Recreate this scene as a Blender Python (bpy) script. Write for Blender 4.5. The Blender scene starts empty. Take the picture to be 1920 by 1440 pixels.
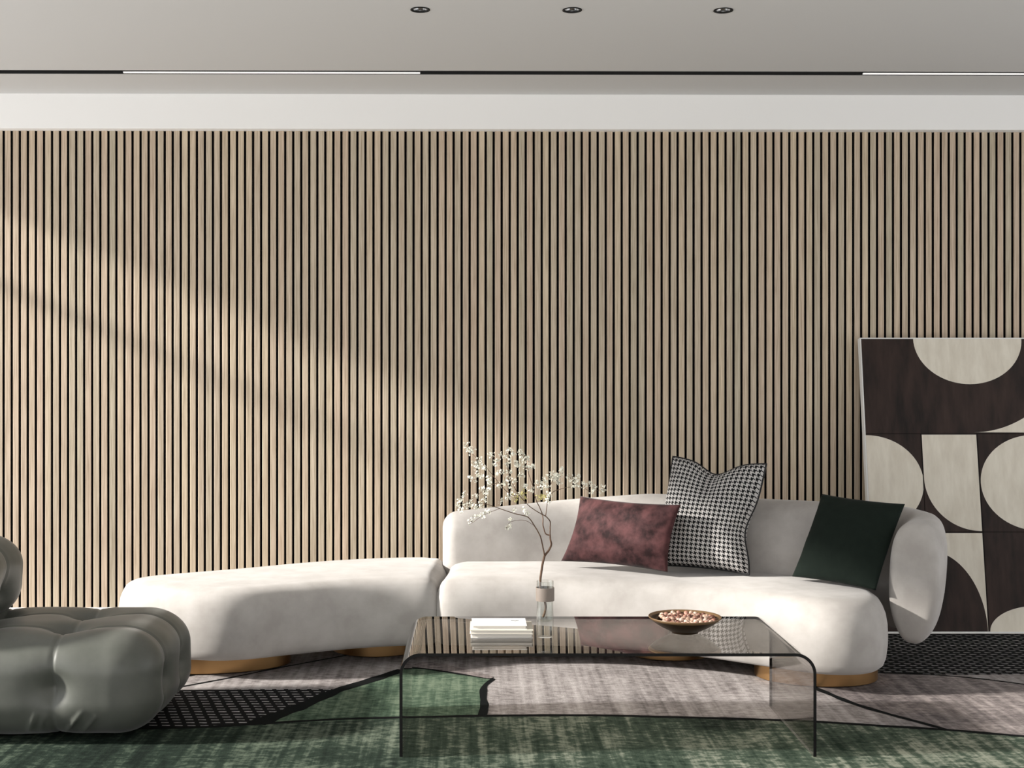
import bpy, bmesh, math, random
from mathutils import Vector, Matrix, noise
from mathutils.geometry import tessellate_polygon

random.seed(11)
SC = bpy.context.scene
COL = SC.collection
F, PX, PY, HC = 2450.0, 890.0, 693.0, 1.25      # focal length in pixels, vanishing point, eye height above the rug

# ------------------------------------------------------------------ camera
cam_d = bpy.data.cameras.new('camera')
cam_d.sensor_width = 36.0
cam_d.lens = 36.0 * F / 1920.0
cam_d.shift_x = (960.0 - PX) / 1920.0
cam_d.shift_y = (PY - 720.0) / 1920.0
cam = bpy.data.objects.new('camera', cam_d)
cam.location = (0, 0, HC)
cam.rotation_euler = (math.radians(90), 0, 0)
COL.objects.link(cam)
SC.camera = cam

# ------------------------------------------------------------------ world, sun, exposure
SC.view_settings.view_transform = 'Standard'
SC.view_settings.look = 'None'
SC.view_settings.gamma = 1.0
SC.view_settings.use_curve_mapping = False
SC.view_settings.exposure = 0.0
world = bpy.data.worlds.new('sky')
SC.world = world
world.use_nodes = True
bg = world.node_tree.nodes['Background']
bg.inputs['Color'].default_value = (0.97, 0.98, 1.0, 1)
bg.inputs['Strength'].default_value = 2.0
SUN_AZ, SUN_EL = math.radians(6.5), math.radians(23.3)
sd = bpy.data.lights.new('sun', 'SUN')
sd.energy = 11.0
sd.angle = math.radians(3.6)
sd.color = (1.0, 0.955, 0.89)
sun = bpy.data.objects.new('sun', sd)
COL.objects.link(sun)
sdir = Vector((math.cos(SUN_EL) * math.cos(SUN_AZ), math.cos(SUN_EL) * math.sin(SUN_AZ), -math.sin(SUN_EL)))
sun.rotation_euler = sdir.to_track_quat('-Z', 'Y').to_euler()
sun.location = (-6, 4, 4)


# ------------------------------------------------------------------ helpers
def W(px, py, Y):
    return Vector(((px - PX) * Y / F, Y, HC - (py - PY) * Y / F))


def G(px, py, z=0.0):
    Y = F * (HC - z) / (py - PY)
    return Vector(((px - PX) * Y / F, Y, z))


def link(name, me, parent=None):
    o = bpy.data.objects.new(name, me)
    COL.objects.link(o)
    if parent is not None:
        o.parent = parent
        o.matrix_parent_inverse = Matrix.Translation(parent.location).inverted()
    return o


def obj(name, bm, mats, parent=None, smooth=True, auto=None):
    bmesh.ops.recalc_face_normals(bm, faces=bm.faces[:])
    me = bpy.data.meshes.new(name)
    bm.to_mesh(me)
    bm.free()
    if not isinstance(mats, (list, tuple)):
        mats = [mats]
    for m in mats:
        me.materials.append(m)
    if smooth:
        me.polygons.foreach_set('use_smooth', [True] * len(me.polygons))
        if auto is not None:
            me.set_sharp_from_angle(angle=math.radians(auto))
    me.update()
    return link(name, me, parent)


def thing(name, label, cat, loc=(0, 0, 0), group=None):
    o = bpy.data.objects.new(name, None)
    o.empty_display_size = 0.05
    o.location = loc
    COL.objects.link(o)
    tag(o, label, cat, group)
    return o


def tag(o, label, cat, group=None):
    o['label'] = label
    o['category'] = cat
    if group:
        o['group'] = group
    return o


def struct(o):
    o['kind'] = 'structure'
    return o


def box(bm, x0, x1, y0, y1, z0, z1, mi=0):
    v = [bm.verts.new(p) for p in ((x0, y0, z0), (x1, y0, z0), (x1, y1, z0), (x0, y1, z0),
                                   (x0, y0, z1), (x1, y0, z1), (x1, y1, z1), (x0, y1, z1))]
    for f in ((0, 3, 2, 1), (4, 5, 6, 7), (0, 1, 5, 4), (1, 2, 6, 5), (2, 3, 7, 6), (3, 0, 4, 7)):
        fc = bm.faces.new([v[i] for i in f])
        fc.material_index = mi
    return v


def bevel(bm, w, seg=2):
    bmesh.ops.bevel(bm, geom=bm.edges[:], offset=w, segments=seg, profile=0.5, affect='EDGES')


def rings(bm, rs, closed=True, cap0=True, cap1=True, mi=0):
    vr = [[bm.verts.new(p) for p in r] for r in rs]
    n = len(vr[0])
    for a, b in zip(vr[:-1], vr[1:]):
        for i in range(n if closed else n - 1):
            j = (i + 1) % n
            f = bm.faces.new((a[i], a[j], b[j], b[i]))
            f.material_index = mi
    if cap0:
        bm.faces.new(list(reversed(vr[0]))).material_index = mi
    if cap1:
        bm.faces.new(vr[-1]).material_index = mi
    return vr


def lathe(bm, prof, c, seg=48, mi=0, cap0=False, cap1=False):
    rs = []
    for r, z in prof:
        rs.append([(c[0] + r * math.cos(2 * math.pi * k / seg), c[1] + r * math.sin(2 * math.pi * k / seg), c[2] + z)
                   for k in range(seg)])
    rings(bm, rs, True, cap0, cap1, mi)


def tube(bm, pts, rad, seg=8, closed=False, mi=0):
    pts = [Vector(p) for p in pts]
    n = len(pts)
    if not isinstance(rad, (list, tuple)):
        rad = [rad] * n
    rs = []
    up = Vector((0.123, 0.31, 0.94)).normalized()
    for i, p in enumerate(pts):
        if closed:
            t = pts[(i + 1) % n] - pts[i - 1]
        else:
            t = pts[min(i + 1, n - 1)] - pts[max(i - 1, 0)]
        t.normalize()
        u = up - t * up.dot(t)
        if u.length < 1e-4:
            u = Vector((1, 0, 0)) - t * t.x
        u.normalize()
        up = u
        w = t.cross(u)
        rs.append([p + (u * math.cos(2 * math.pi * k / seg) + w * math.sin(2 * math.pi * k / seg)) * rad[i]
                   for k in range(seg)])
    if closed:
        rs.append(rs[0])
        rings(bm, rs, True, False, False, mi)
        bmesh.ops.remove_doubles(bm, verts=bm.verts[:], dist=1e-6)
    else:
        rings(bm, rs, True, True, True, mi)


def catmull(pts, per=10, closed=False):
    pts = [Vector(p) for p in pts]
    n = len(pts)
    out = []
    for i in range(n if closed else n - 1):
        if closed:
            a, b, c, d = pts[i - 1], pts[i], pts[(i + 1) % n], pts[(i + 2) % n]
        else:
            a, b, c, d = pts[max(i - 1, 0)], pts[i], pts[i + 1], pts[min(i + 2, n - 1)]
        # centripetal parametrisation: no overshoot with uneven spacing
        t1 = max((b - a).length, 1e-5) ** 0.5
        t2 = t1 + max((c - b).length, 1e-5) ** 0.5
        t3 = t2 + max((d - c).length, 1e-5) ** 0.5
        for k in range(per):
            t = t1 + (t2 - t1) * k / per
            A1 = a * ((t1 - t) / t1) + b * (t / t1)
            A2 = b * ((t2 - t) / (t2 - t1)) + c * ((t - t1) / (t2 - t1))
            A3 = c * ((t3 - t) / (t3 - t2)) + d * ((t - t2) / (t3 - t2))
            B1 = A1 * ((t2 - t) / t2) + A2 * (t / t2)
            B2 = A2 * ((t3 - t) / (t3 - t1)) + A3 * ((t - t1) / (t3 - t1))
            out.append(B1 * ((t2 - t) / (t2 - t1)) + B2 * ((t - t1) / (t2 - t1)))
    if not closed:
        out.append(pts[-1])
    return out


def resample(pts, step, closed=True):
    n = len(pts)
    segs = []
    for i in range(n if closed else n - 1):
        segs.append((pts[i], pts[(i + 1) % n]))
    L = sum((b - a).length for a, b in segs)
    m = max(8, int(round(L / step)))
    st = L / m
    out, acc, need = [], 0.0, 0.0
    for a, b in segs:
        l = (b - a).length
        while need <= acc + l + 1e-9 and len(out) < m:
            out.append(a.lerp(b, (need - acc) / max(l, 1e-9)))
            need += st
        acc += l
    if not closed:
        out.append(pts[-1].copy())
    return out


def smooth_closed(vals, it):
    n = len(vals)
    for _ in range(it):
        vals = [(vals[i - 1] + vals[i] * 2 + vals[(i + 1) % n]) * 0.25 for i in range(n)]
    return vals


# ------------------------------------------------------------------ materials
def new_mat(name):
    m = bpy.data.materials.new(name)
    m.use_nodes = True
    nt = m.node_tree
    b = nt.nodes['Principled BSDF']
    return m, nt, b


def flat(name, col, rough=0.5, metal=0.0, spec=0.5):
    m, nt, b = new_mat(name)
    b.inputs['Base Color'].default_value = (*col, 1)
    b.inputs['Roughness'].default_value = rough
    b.inputs['Metallic'].default_value = metal
    b.inputs['Specular IOR Level'].default_value = spec
    return m


def nd(nt, typ, **kw):
    n = nt.nodes.new(typ)
    for k, v in kw.items():
        setattr(n, k, v)
    return n


def mth(nt, op, a, b=None, c=None):
    n = nt.nodes.new('ShaderNodeMath')
    n.operation = op
    for i, v in enumerate((a, b, c)):
        if v is None:
            continue
        if isinstance(v, (int, float)):
            n.inputs[i].default_value = v
        else:
            nt.links.new(v, n.inputs[i])
    return n.outputs[0]


def noise_n(nt, vec, scale, detail=3, rough=0.55, sc=(1, 1, 1)):
    mp = nd(nt, 'ShaderNodeMapping')
    mp.inputs['Scale'].default_value = sc
    nt.links.new(vec, mp.inputs['Vector'])
    n = nd(nt, 'ShaderNodeTexNoise')
    n.inputs['Scale'].default_value = scale
    n.inputs['Detail'].default_value = detail
    n.inputs['Roughness'].default_value = rough
    nt.links.new(mp.outputs[0], n.inputs['Vector'])
    return n.outputs['Fac']


def ramp(nt, fac, stops):
    r = nd(nt, 'ShaderNodeValToRGB')
    el = r.color_ramp.elements
    while len(el) < len(stops):
        el.new(0.5)
    for e, (p, c) in zip(el, stops):
        e.position = p
        e.color = (*c, 1)
    nt.links.new(fac, r.inputs[0])
    return r.outputs[0]


def mixc(nt, fac, a, b):
    n = nd(nt, 'ShaderNodeMix', data_type='RGBA')
    for i, v in ((0, fac), (6, a), (7, b)):
        if isinstance(v, (int, float)):
            n.inputs[i].default_value = v
        elif isinstance(v, tuple):
            n.inputs[i].default_value = (*v, 1)
        else:
            nt.links.new(v, n.inputs[i])
    return n.outputs[2]


def bump(nt, b, h, strength=0.3, dist=0.002):
    n = nd(nt, 'ShaderNodeBump')
    n.inputs['Strength'].default_value = strength
    n.inputs['Distance'].default_value = dist
    nt.links.new(h, n.inputs['Height'])
    nt.links.new(n.outputs[0], b.inputs['Normal'])


def tc(nt, which='Object'):
    return nd(nt, 'ShaderNodeTexCoord').outputs[which]


def fabric(name, lo, hi, scale=9.0, rough=0.9, sheen=0.3, p0=0.36, p1=0.66, grain=True):
    m, nt, b = new_mat(name)
    v = tc(nt)
    n1 = noise_n(nt, v, scale, 5, 0.6)
    col = ramp(nt, n1, [(p0, lo), (p1, hi)])
    nt.links.new(col, b.inputs['Base Color'])
    b.inputs['Roughness'].default_value = rough
    b.inputs['Specular IOR Level'].default_value = 0.15
    b.inputs['Sheen Weight'].default_value = sheen
    b.inputs['Sheen Roughness'].default_value = 0.4
    if grain:
        bump(nt, b, noise_n(nt, v, 600, 2), 0.12, 0.001)
    return m


M = {}
M['sofa'] = fabric('pale_velvet', (0.372, 0.350, 0.330), (0.455, 0.434, 0.414), 8.0, 0.85, 0.25)
M['plum'] = fabric('plum_velvet', (0.013, 0.0045, 0.005), (0.080, 0.032, 0.033), 13.0, 0.75, 0.12, 0.38, 0.64)
M['green_pillow'] = fabric('dark_green_cloth', (0.007, 0.012, 0.009), (0.009, 0.0145, 0.011), 30, 0.9, 0.03)
M['chair'] = fabric('grey_green_leather', (0.069, 0.074, 0.063), (0.097, 0.101, 0.088), 9.0, 0.42, 0.15, 0.3, 0.7, False)
M['chair'].node_tree.nodes['Principled BSDF'].inputs['Specular IOR Level'].default_value = 0.45
M['bronze'] = flat('brushed_bronze', (0.50, 0.30, 0.135), 0.30, 1.0)
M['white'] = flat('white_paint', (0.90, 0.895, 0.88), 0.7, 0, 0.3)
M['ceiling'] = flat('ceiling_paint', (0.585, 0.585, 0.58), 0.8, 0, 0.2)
M['floor'] = flat('pale_floor', (0.72, 0.70, 0.68), 0.35)
M['black'] = flat('black_felt', (0.006, 0.005, 0.005), 0.9, 0, 0.1)
M['track'] = flat('black_track', (0.008, 0.008, 0.008), 0.5)
M['edge'] = flat('dark_glass_edge', (0.006, 0.006, 0.006), 0.6, 0, 0.12)
M['piping'] = flat('black_piping', (0.006, 0.006, 0.007), 0.7)
M['chrome'] = flat('dark_chrome', (0.55, 0.55, 0.55), 0.12, 1.0)
M['blackmetal'] = flat('black_metal', (0.006, 0.006, 0.006), 0.5, 0, 0.2)
M['canvas_edge'] = flat('white_canvas_edge', (0.72, 0.72, 0.70), 0.6)
M['frame'] = flat('window_frame', (0.05, 0.05, 0.05), 0.5)


def emis(name, col, s):
    m, nt, b = new_mat(name)
    b.inputs['Base Color'].default_value = (*col, 1)
    b.inputs['Emission Color'].default_value = (*col, 1)
    b.inputs['Emission Strength'].default_value = s
    return m


M['lens'] = emis('lit_lens', (0.85, 0.84, 0.82), 0.7)
M['lamp'] = emis('lit_lamp', (1.0, 0.96, 0.9), 4.0)


def wood_slat():
    m, nt, b = new_mat('oak_slat')
    v = tc(nt)
    g = nd(nt, 'ShaderNodeNewGeometry')
    rnd = g.outputs['Random Per Island']
    cmb = nd(nt, 'ShaderNodeCombineXYZ')
    nt.links.new(mth(nt, 'MULTIPLY', rnd, 37.0), cmb.inputs[2])
    add = nd(nt, 'ShaderNodeVectorMath', operation='ADD')
    nt.links.new(v, add.inputs[0])
    nt.links.new(cmb.outputs[0], add.inputs[1])
    n1 = noise_n(nt, add.outputs[0], 1.0, 4, 0.6, (330, 330, 6))
    n2 = noise_n(nt, add.outputs[0], 1.0, 2, 0.5, (60, 60, 1.6))
    grain = ramp(nt, n1, [(0.30, (0.35, 0.285, 0.215)), (0.52, (0.53, 0.46, 0.365)), (0.75, (0.64, 0.57, 0.47))])
    tone = ramp(nt, rnd, [(0.0, (0.88, 0.90, 0.86)), (0.35, (1.0, 0.98, 0.95)), (0.65, (1.03, 0.95, 0.92)), (1.0, (1.10, 1.07, 1.0))])
    tone2 = ramp(nt, n2, [(0.3, (0.88, 0.87, 0.85)), (0.7, (1.08, 1.07, 1.06))])
    mu = nd(nt, 'ShaderNodeMix', data_type='RGBA', blend_type='MULTIPLY')
    mu.inputs[0].default_value = 1
    nt.links.new(grain, mu.inputs[6])
    nt.links.new(tone, mu.inputs[7])
    mu2 = nd(nt, 'ShaderNodeMix', data_type='RGBA', blend_type='MULTIPLY')
    mu2.inputs[0].default_value = 1
    nt.links.new(mu.outputs[2], mu2.inputs[6])
    nt.links.new(tone2, mu2.inputs[7])
    nt.links.new(mu2.outputs[2], b.inputs['Base Color'])
    b.inputs['Roughness'].default_value = 0.6
    b.inputs['Specular IOR Level'].default_value = 0.25
    return m


M['slat'] = wood_slat()


def smoked_glass(name, tint, r0=0.05):
    m, nt, b = new_mat(name)
    nt.nodes.remove(b)
    g = nd(nt, 'ShaderNodeNewGeometry')
    dot = nd(nt, 'ShaderNodeVectorMath', operation='DOT_PRODUCT')
    nt.links.new(g.outputs['Normal'], dot.inputs[0])
    nt.links.new(g.outputs['Incoming'], dot.inputs[1])
    c = mth(nt, 'ABSOLUTE', dot.outputs['Value'])
    k = mth(nt, 'POWER', mth(nt, 'SUBTRACT', 1.0, c), 5.0)
    fr = mth(nt, 'MULTIPLY_ADD', k, 1.0 - r0, r0)
    tr = nd(nt, 'ShaderNodeBsdfTransparent')
    tr.inputs[0].default_value = (*tint, 1)
    gl = nd(nt, 'ShaderNodeBsdfGlossy')
    gl.inputs['Roughness'].default_value = 0.0
    gl.inputs['Color'].default_value = (1, 1, 1, 1)
    mx = nd(nt, 'ShaderNodeMixShader')
    nt.links.new(fr, mx.inputs[0])
    nt.links.new(tr.outputs[0], mx.inputs[1])
    nt.links.new(gl.outputs[0], mx.inputs[2])
    nt.links.new(mx.outputs[0], nt.nodes['Material Output'].inputs[0])
    return m


M['smoke'] = smoked_glass('smoked_glass', (0.70, 0.685, 0.665), 0.05)
M['clear'] = smoked_glass('clear_glass', (0.93, 0.94, 0.93), 0.05)


def rug_yarn(name, dark, mid, light, rib=0.5, lit_fade=None):
    m, nt, b = new_mat(name)
    v = tc(nt)
    dash = noise_n(nt, v, 1.0, 4, 0.65, (26, 42, 1))
    ribs = noise_n(nt, v, 1.0, 3, 0.6, (30, 1.3, 1))
    big = noise_n(nt, v, 1.0, 2, 0.5, (2.2, 3.0, 1))
    s = mth(nt, 'ADD', mth(nt, 'MULTIPLY', dash, 0.55), mth(nt, 'MULTIPLY', ribs, rib))
    s = mth(nt, 'ADD', s, mth(nt, 'MULTIPLY', big, 0.35))
    s = mth(nt, 'DIVIDE', s, 0.90 + rib)
    col = ramp(nt, s, [(0.40, dark), (0.50, mid), (0.61, light)])
    if lit_fade:  # armchair's shade put into the green: darker at left, paler to the right
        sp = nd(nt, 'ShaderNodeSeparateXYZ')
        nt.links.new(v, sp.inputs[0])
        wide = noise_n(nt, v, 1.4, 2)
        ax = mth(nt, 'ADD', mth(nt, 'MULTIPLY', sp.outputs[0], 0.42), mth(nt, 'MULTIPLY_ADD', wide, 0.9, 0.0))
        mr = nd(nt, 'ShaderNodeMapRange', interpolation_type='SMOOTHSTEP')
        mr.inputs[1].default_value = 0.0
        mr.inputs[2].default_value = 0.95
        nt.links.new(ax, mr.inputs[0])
        pale = ramp(nt, s, [(0.38, lit_fade[0]), (0.50, lit_fade[1]), (0.60, lit_fade[2])])
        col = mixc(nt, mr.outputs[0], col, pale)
    nt.links.new(col, b.inputs['Base Color'])
    b.inputs['Roughness'].default_value = 0.95
    b.inputs['Specular IOR Level'].default_value = 0.1
    fine = noise_n(nt, v, 1.0, 2, 0.6, (220, 110, 1))
    bump(nt, b, mth(nt, 'ADD', mth(nt, 'MULTIPLY', fine, 0.5), dash), 0.5, 0.004)
    return m


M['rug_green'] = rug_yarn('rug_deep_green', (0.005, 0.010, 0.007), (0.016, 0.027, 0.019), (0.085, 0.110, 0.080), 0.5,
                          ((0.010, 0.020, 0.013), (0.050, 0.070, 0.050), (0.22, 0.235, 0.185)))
M['rug_sage'] = rug_yarn('rug_sage', (0.020, 0.037, 0.024), (0.060, 0.093, 0.062), (0.145, 0.185, 0.13))
M['rug_pale'] = rug_yarn('rug_pale_lilac', (0.13, 0.115, 0.112), (0.25, 0.228, 0.222), (0.37, 0.345, 0.335))
M['rug_taupe'] = rug_yarn('rug_taupe', (0.085, 0.073, 0.072), (0.18, 0.155, 0.15), (0.33, 0.29, 0.275))
M['rug_line'] = flat('rug_black_line', (0.006, 0.007, 0.007), 0.95, 0, 0.05)


def rug_net():
    m, nt, b = new_mat('rug_black_net')
    v = tc(nt)
    sep = nd(nt, 'ShaderNodeSeparateXYZ')
    nt.links.new(v, sep.inputs[0])
    wob = noise_n(nt, v, 9.0, 2)
    fy = mth(nt, 'FRACT', mth(nt, 'MULTIPLY', mth(nt, 'MULTIPLY_ADD', wob, 0.012, sep.outputs[1]), 1 / 0.037))
    fx = mth(nt, 'FRACT', mth(nt, 'MULTIPLY', mth(nt, 'MULTIPLY_ADD', sep.outputs[1], 0.35, mth(nt, 'MULTIPLY_ADD', wob, 0.012, sep.outputs[0])), 1 / 0.046))
    mx = mth(nt, 'LESS_THAN', mth(nt, 'ABSOLUTE', mth(nt, 'SUBTRACT', fx, 0.5)), 0.31)
    my = mth(nt, 'LESS_THAN', mth(nt, 'ABSOLUTE', mth(nt, 'SUBTRACT', fy, 0.5)), 0.14)
    fac = mth(nt, 'MULTIPLY', mx, my)
    n = noise_n(nt, v, 1.0, 2, 0.5, (40, 40, 1))
    pale = ramp(nt, n, [(0.3, (0.12, 0.12, 0.12)), (0.7, (0.46, 0.45, 0.44))])
    nt.links.new(mixc(nt, fac, (0.006, 0.006, 0.007), pale), b.inputs['Base Color'])
    b.inputs['Roughness'].default_value = 0.95
    b.inputs['Specular IOR Level'].default_value = 0.08
    return m


M['rug_net'] = rug_net()


def houndstooth():
    m, nt, b = new_mat('houndstooth_cloth')
    sep = nd(nt, 'ShaderNodeSeparateXYZ')
    nt.links.new(tc(nt, 'UV'), sep.inputs[0])
    i = mth(nt, 'FLOOR', mth(nt, 'MULTIPLY', sep.outputs[0], 168.0))
    j = mth(nt, 'FLOOR', mth(nt, 'MULTIPLY', sep.outputs[1], 200.0))
    warp = mth(nt, 'LESS_THAN', mth(nt, 'MODULO', i, 8.0), 3.5)
    weft = mth(nt, 'LESS_THAN', mth(nt, 'MODULO', j, 8.0), 3.5)
    sel = mth(nt, 'LESS_THAN', mth(nt, 'MODULO', mth(nt, 'ADD', i, j), 4.0), 1.5)
    dark = mth(nt, 'ADD', mth(nt, 'MULTIPLY', warp, sel), mth(nt, 'MULTIPLY', weft, mth(nt, 'SUBTRACT', 1.0, sel)))
    nt.links.new(mixc(nt, dark, (0.50, 0.485, 0.475), (0.007, 0.007, 0.008)), b.inputs['Base Color'])
    b.inputs['Roughness'].default_value = 0.9
    b.inputs['Specular IOR Level'].default_value = 0.12
    return m


M['houndstooth'] = houndstooth()


def veneer(name, a, bb, scale):
    m, nt, b = new_mat(name)
    v = tc(nt)
    n = noise_n(nt, v, 1.0, 4, 0.6, scale)
    nt.links.new(ramp(nt, n, [(0.32, a), (0.68, bb)]), b.inputs['Base Color'])
    b.inputs['Roughness'].default_value = 0.6
    b.inputs['Specular IOR Level'].default_value = 0.2
    return m


M['cream'] = veneer('cream_veneer', (0.60, 0.55, 0.46), (0.70, 0.655, 0.56), (28, 28, 5))
M['walnut'] = veneer('dark_walnut_veneer', (0.012, 0.008, 0.007), (0.040, 0.024, 0.019), (16, 16, 2.2))

# ------------------------------------------------------------------ the room
YW = 6.53                       # front plane of the slats
SK = 0.0085                     # the back wall runs very slightly away to the right
FLZ = -0.008                    # bare floor, a rug's thickness below the rug
CZ = 2.613


def skew(bm):
    for v in bm.verts:
        v.co.y += SK * v.co.x


XL, XR = -3.30, 4.20
bm = bmesh.new()
box(bm, XL - 1.5, XR + 1.5, -7.0, 6.75, FLZ - 0.1, FLZ)
struct(obj('floor', bm, M['floor'], smooth=False))

# back wall: black felt backing, oak slats on it
bm = bmesh.new()
box(bm, XL - 0.2, XR + 0.2, YW + 0.014, YW + 0.16, FLZ, CZ + 0.1, 0)
pitch = 15.02 * YW / F
x_first = (17.0 - PX) * YW / F   # centre of a slat
k0 = int((XL - x_first) / pitch)
k1 = int((XR - x_first) / pitch)
for k in range(k0, k1 + 1):
    xc = x_first + k * pitch
    w = 0.0143
    prof = [(-w, 0.0145), (-w, 0.002), (-w + 0.002, 0.0), (w - 0.002, 0.0), (w, 0.002), (w, 0.0145)]
    zs = (0.064 + random.uniform(-0.0008, 0.0008), 2.45)
    lo = [bm.verts.new((xc + a, YW + d, zs[0])) for a, d in prof]
    hi = [bm.verts.new((xc + a, YW + d, zs[1])) for a, d in prof]
    for i in range(5):
        bm.faces.new((lo[i], lo[i + 1], hi[i + 1], hi[i])).material_index = 1 if 0 < i < 4 else 0
    bm.faces.new(list(reversed(lo))).material_index = 1
    bm.faces.new(hi).material_index = 1
skew(bm)
struct(obj('wall_back', bm, [M['black'], M['slat']], smooth=False))

bm = bmesh.new()
box(bm, XL, XR, YW - 0.004, YW + 0.014, FLZ, 0.064)
skew(bm)
struct(obj('baseboard_back', bm, M['white'], smooth=False))

bm = bmesh.new()
box(bm, XL, XR, 6.47, YW + 0.02, 2.441, CZ)
skew(bm)
struct(obj('trim_1', bm, M['white'], smooth=False))

# ceiling with a track slot and round holes for the downlights
DLY = 4.946
DL = [(788, 18.2), (1073, 18.6), (1357, 19.0)]
dl_pos = [((px - PX) * DLY / F, DLY) for px, py in DL]
bm = bmesh.new()
edges = []


def loop_edges(pts):
    vs = [bm.verts.new(p) for p in pts]
    for i in range(len(vs)):
        edges.append(bm.edges.new((vs[i], vs[(i + 1) % len(vs)])))


loop_edges([(XL, -1.6, CZ), (XR, -1.6, CZ), (XR, 5.968, CZ), (XL, 5.968, CZ)])
for x, y in dl_pos:
    loop_edges([(x + 0.0335 * math.cos(a), y + 0.0335 * math.sin(a), CZ) for a in [2 * math.pi * k / 32 for k in range(32)]])
bmesh.ops.triangle_fill(bm, use_beauty=True, edges=edges)
v = [bm.verts.new(p) for p in ((XL, 6.028, CZ), (XR, 6.028, CZ), (XR, 6.48, CZ), (XL, 6.48, CZ))]
bm.faces.new(v)
skew(bm)
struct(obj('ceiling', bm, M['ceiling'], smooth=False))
bm = bmesh.new()
box(bm, XL - 0.2, XR + 0.2, -1.6, 6.8, CZ + 0.12, CZ + 0.2)
struct(obj('trim_2', bm, M['ceiling'], smooth=False))

# left wall with a tall window towards the sun (left of the picture), transom near the top
WH = 2.52
bm = bmesh.new()
box(bm, XL - 0.2, XL, -1.6, -1.0, FLZ, CZ + 0.12)
box(bm, XL - 0.2, XL, -1.0, 6.56, WH, CZ + 0.12)
struct(obj('wall_left', bm, M['white'], smooth=False))
wf = thing('window_1', 'tall dark-framed window in the left wall', 'window', (XL, 2.7, FLZ))
del wf['label'], wf['category']
struct(wf)
bm = bmesh.new()
box(bm, XL - 0.12, XL - 0.07, -1.0, 6.5, 2.09, 2.15)
obj('transom', bm, M['frame'], wf, smooth=False)
bm = bmesh.new()
box(bm, XL - 0.12, XL - 0.06, -1.0, -0.94, FLZ, WH)
obj('window_frame', bm, M['frame'], wf, smooth=False)

# unseen wall added behind the camera to cut frontal daylight, with a broad window
bm = bmesh.new()
box(bm, XL - 0.2, -1.9, -1.8, -1.6, FLZ, CZ + 0.12)
box(bm, 2.8, XR + 0.2, -1.8, -1.6, FLZ, CZ + 0.12)
box(bm, -1.9, 2.8, -1.8, -1.6, FLZ, 0.7)
struct(obj('wall_front', bm, M['white'], smooth=False))

# right wall, with a window too
bm = bmesh.new()
box(bm, XR, XR + 0.2, -1.6, 2.5, FLZ, CZ + 0.12)
box(bm, XR, XR + 0.2, 5.9, 6.75, FLZ, CZ + 0.12)
box(bm, XR, XR + 0.2, 2.5, 5.9, 2.4, CZ + 0.12)
struct(obj('wall_right', bm, M['white'], smooth=False))

# ------------------------------------------------------------------ ceiling lights
tr = thing('light_track', 'long black recessed track running along the ceiling in front of the white beam', 'track', (0, 6.0, CZ))
bm = bmesh.new()
for a in ((XL, XR, 5.962, 5.968, CZ - 0.001, CZ + 0.07), (XL, XR, 6.028, 6.034, CZ - 0.001, CZ + 0.07), (XL, XR, 5.962, 6.034, CZ + 0.07, CZ + 0.078)):
    box(bm, *a)
skew(bm)
obj('channel', bm, M['track'], tr, smooth=False)


def linear_light(px0, px1, label):
    Y = 6.017
    x0, x1 = (px0 - PX) * Y / F, (px1 - PX) * Y / F
    t = thing('linear_light', label, 'light', ((x0 + x1) / 2, Y, CZ), 'lit strips in the ceiling track')
    bm = bmesh.new()
    box(bm, x0, x1, 6.003, 6.027, CZ + 0.006, CZ + 0.06)
    skew(bm)
    hs = obj('housing', bm, M['track'], t, smooth=False)
    bm = bmesh.new()
    box(bm, x0 + 0.001, x1 - 0.001, 6.0165, 6.0270, CZ + 0.001, CZ + 0.006)
    skew(bm)
    obj('diffuser', bm, M['lens'], t, smooth=False)['label'] = 'lit white strip'


linear_light(232, 788, 'thin lit white strip in the ceiling track above the chaise, left of the two')
linear_light(1620, 2176, 'thin lit white strip in the ceiling track above the leaning artwork, cut by the frame')

for (x, y), lab in zip(dl_pos, ('small round recessed ceiling downlight, leftmost of three', 'small round recessed ceiling downlight, middle of three', 'small round recessed ceiling downlight, rightmost of three')):
    yy = y + SK * x
    t = thing('downlight', lab, 'light', (x, yy, CZ), 'recessed downlights')
    c = (x, yy, CZ)
    bm = bmesh.new()
    lathe(bm, [(0.0332, 0.010), (0.0365, -0.0005), (0.0375, -0.003), (0.035, -0.004), (0.0325, -0.003), (0.031, 0.004)], c)
    obj('trim_ring', bm, M['blackmetal'], t)
    bm = bmesh.new()
    lathe(bm, [(0.031, 0.003), (0.029, 0.014), (0.026, 0.028), (0.021, 0.042)], c)
    refl = obj('reflector', bm, M['chrome'], t)
    bm = bmesh.new()
    lathe(bm, [(0.0005, 0.0385), (0.012, 0.0385), (0.0195, 0.039), (0.021, 0.043), (0.0005, 0.045)], c)
    obj('lamp', bm, M['lamp'], refl)

# ------------------------------------------------------------------ rug
bm = bmesh.new()
box(bm, -3.1, 3.9, 3.3, 6.20, FLZ, -0.0030, 0)
layer = [0]


def region(pts, mi):
    layer[0] += 1
    z = -0.0030 + 0.00012 * layer[0]
    p = [Vector((q.x, q.y, z)) for q in pts]
    vs = [bm.verts.new(q) for q in p]
    for t in tessellate_polygon([p]):
        f = bm.faces.new([vs[i] for i in t])
        f.material_index = mi
        if f.normal.z < 0 or f.calc_area() > 0:
            f.normal_update()
            if f.normal.z < 0:
                f.normal_flip()


def gl(lst, per=8):
    return catmull([G(*p) for p in lst], per)


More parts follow.
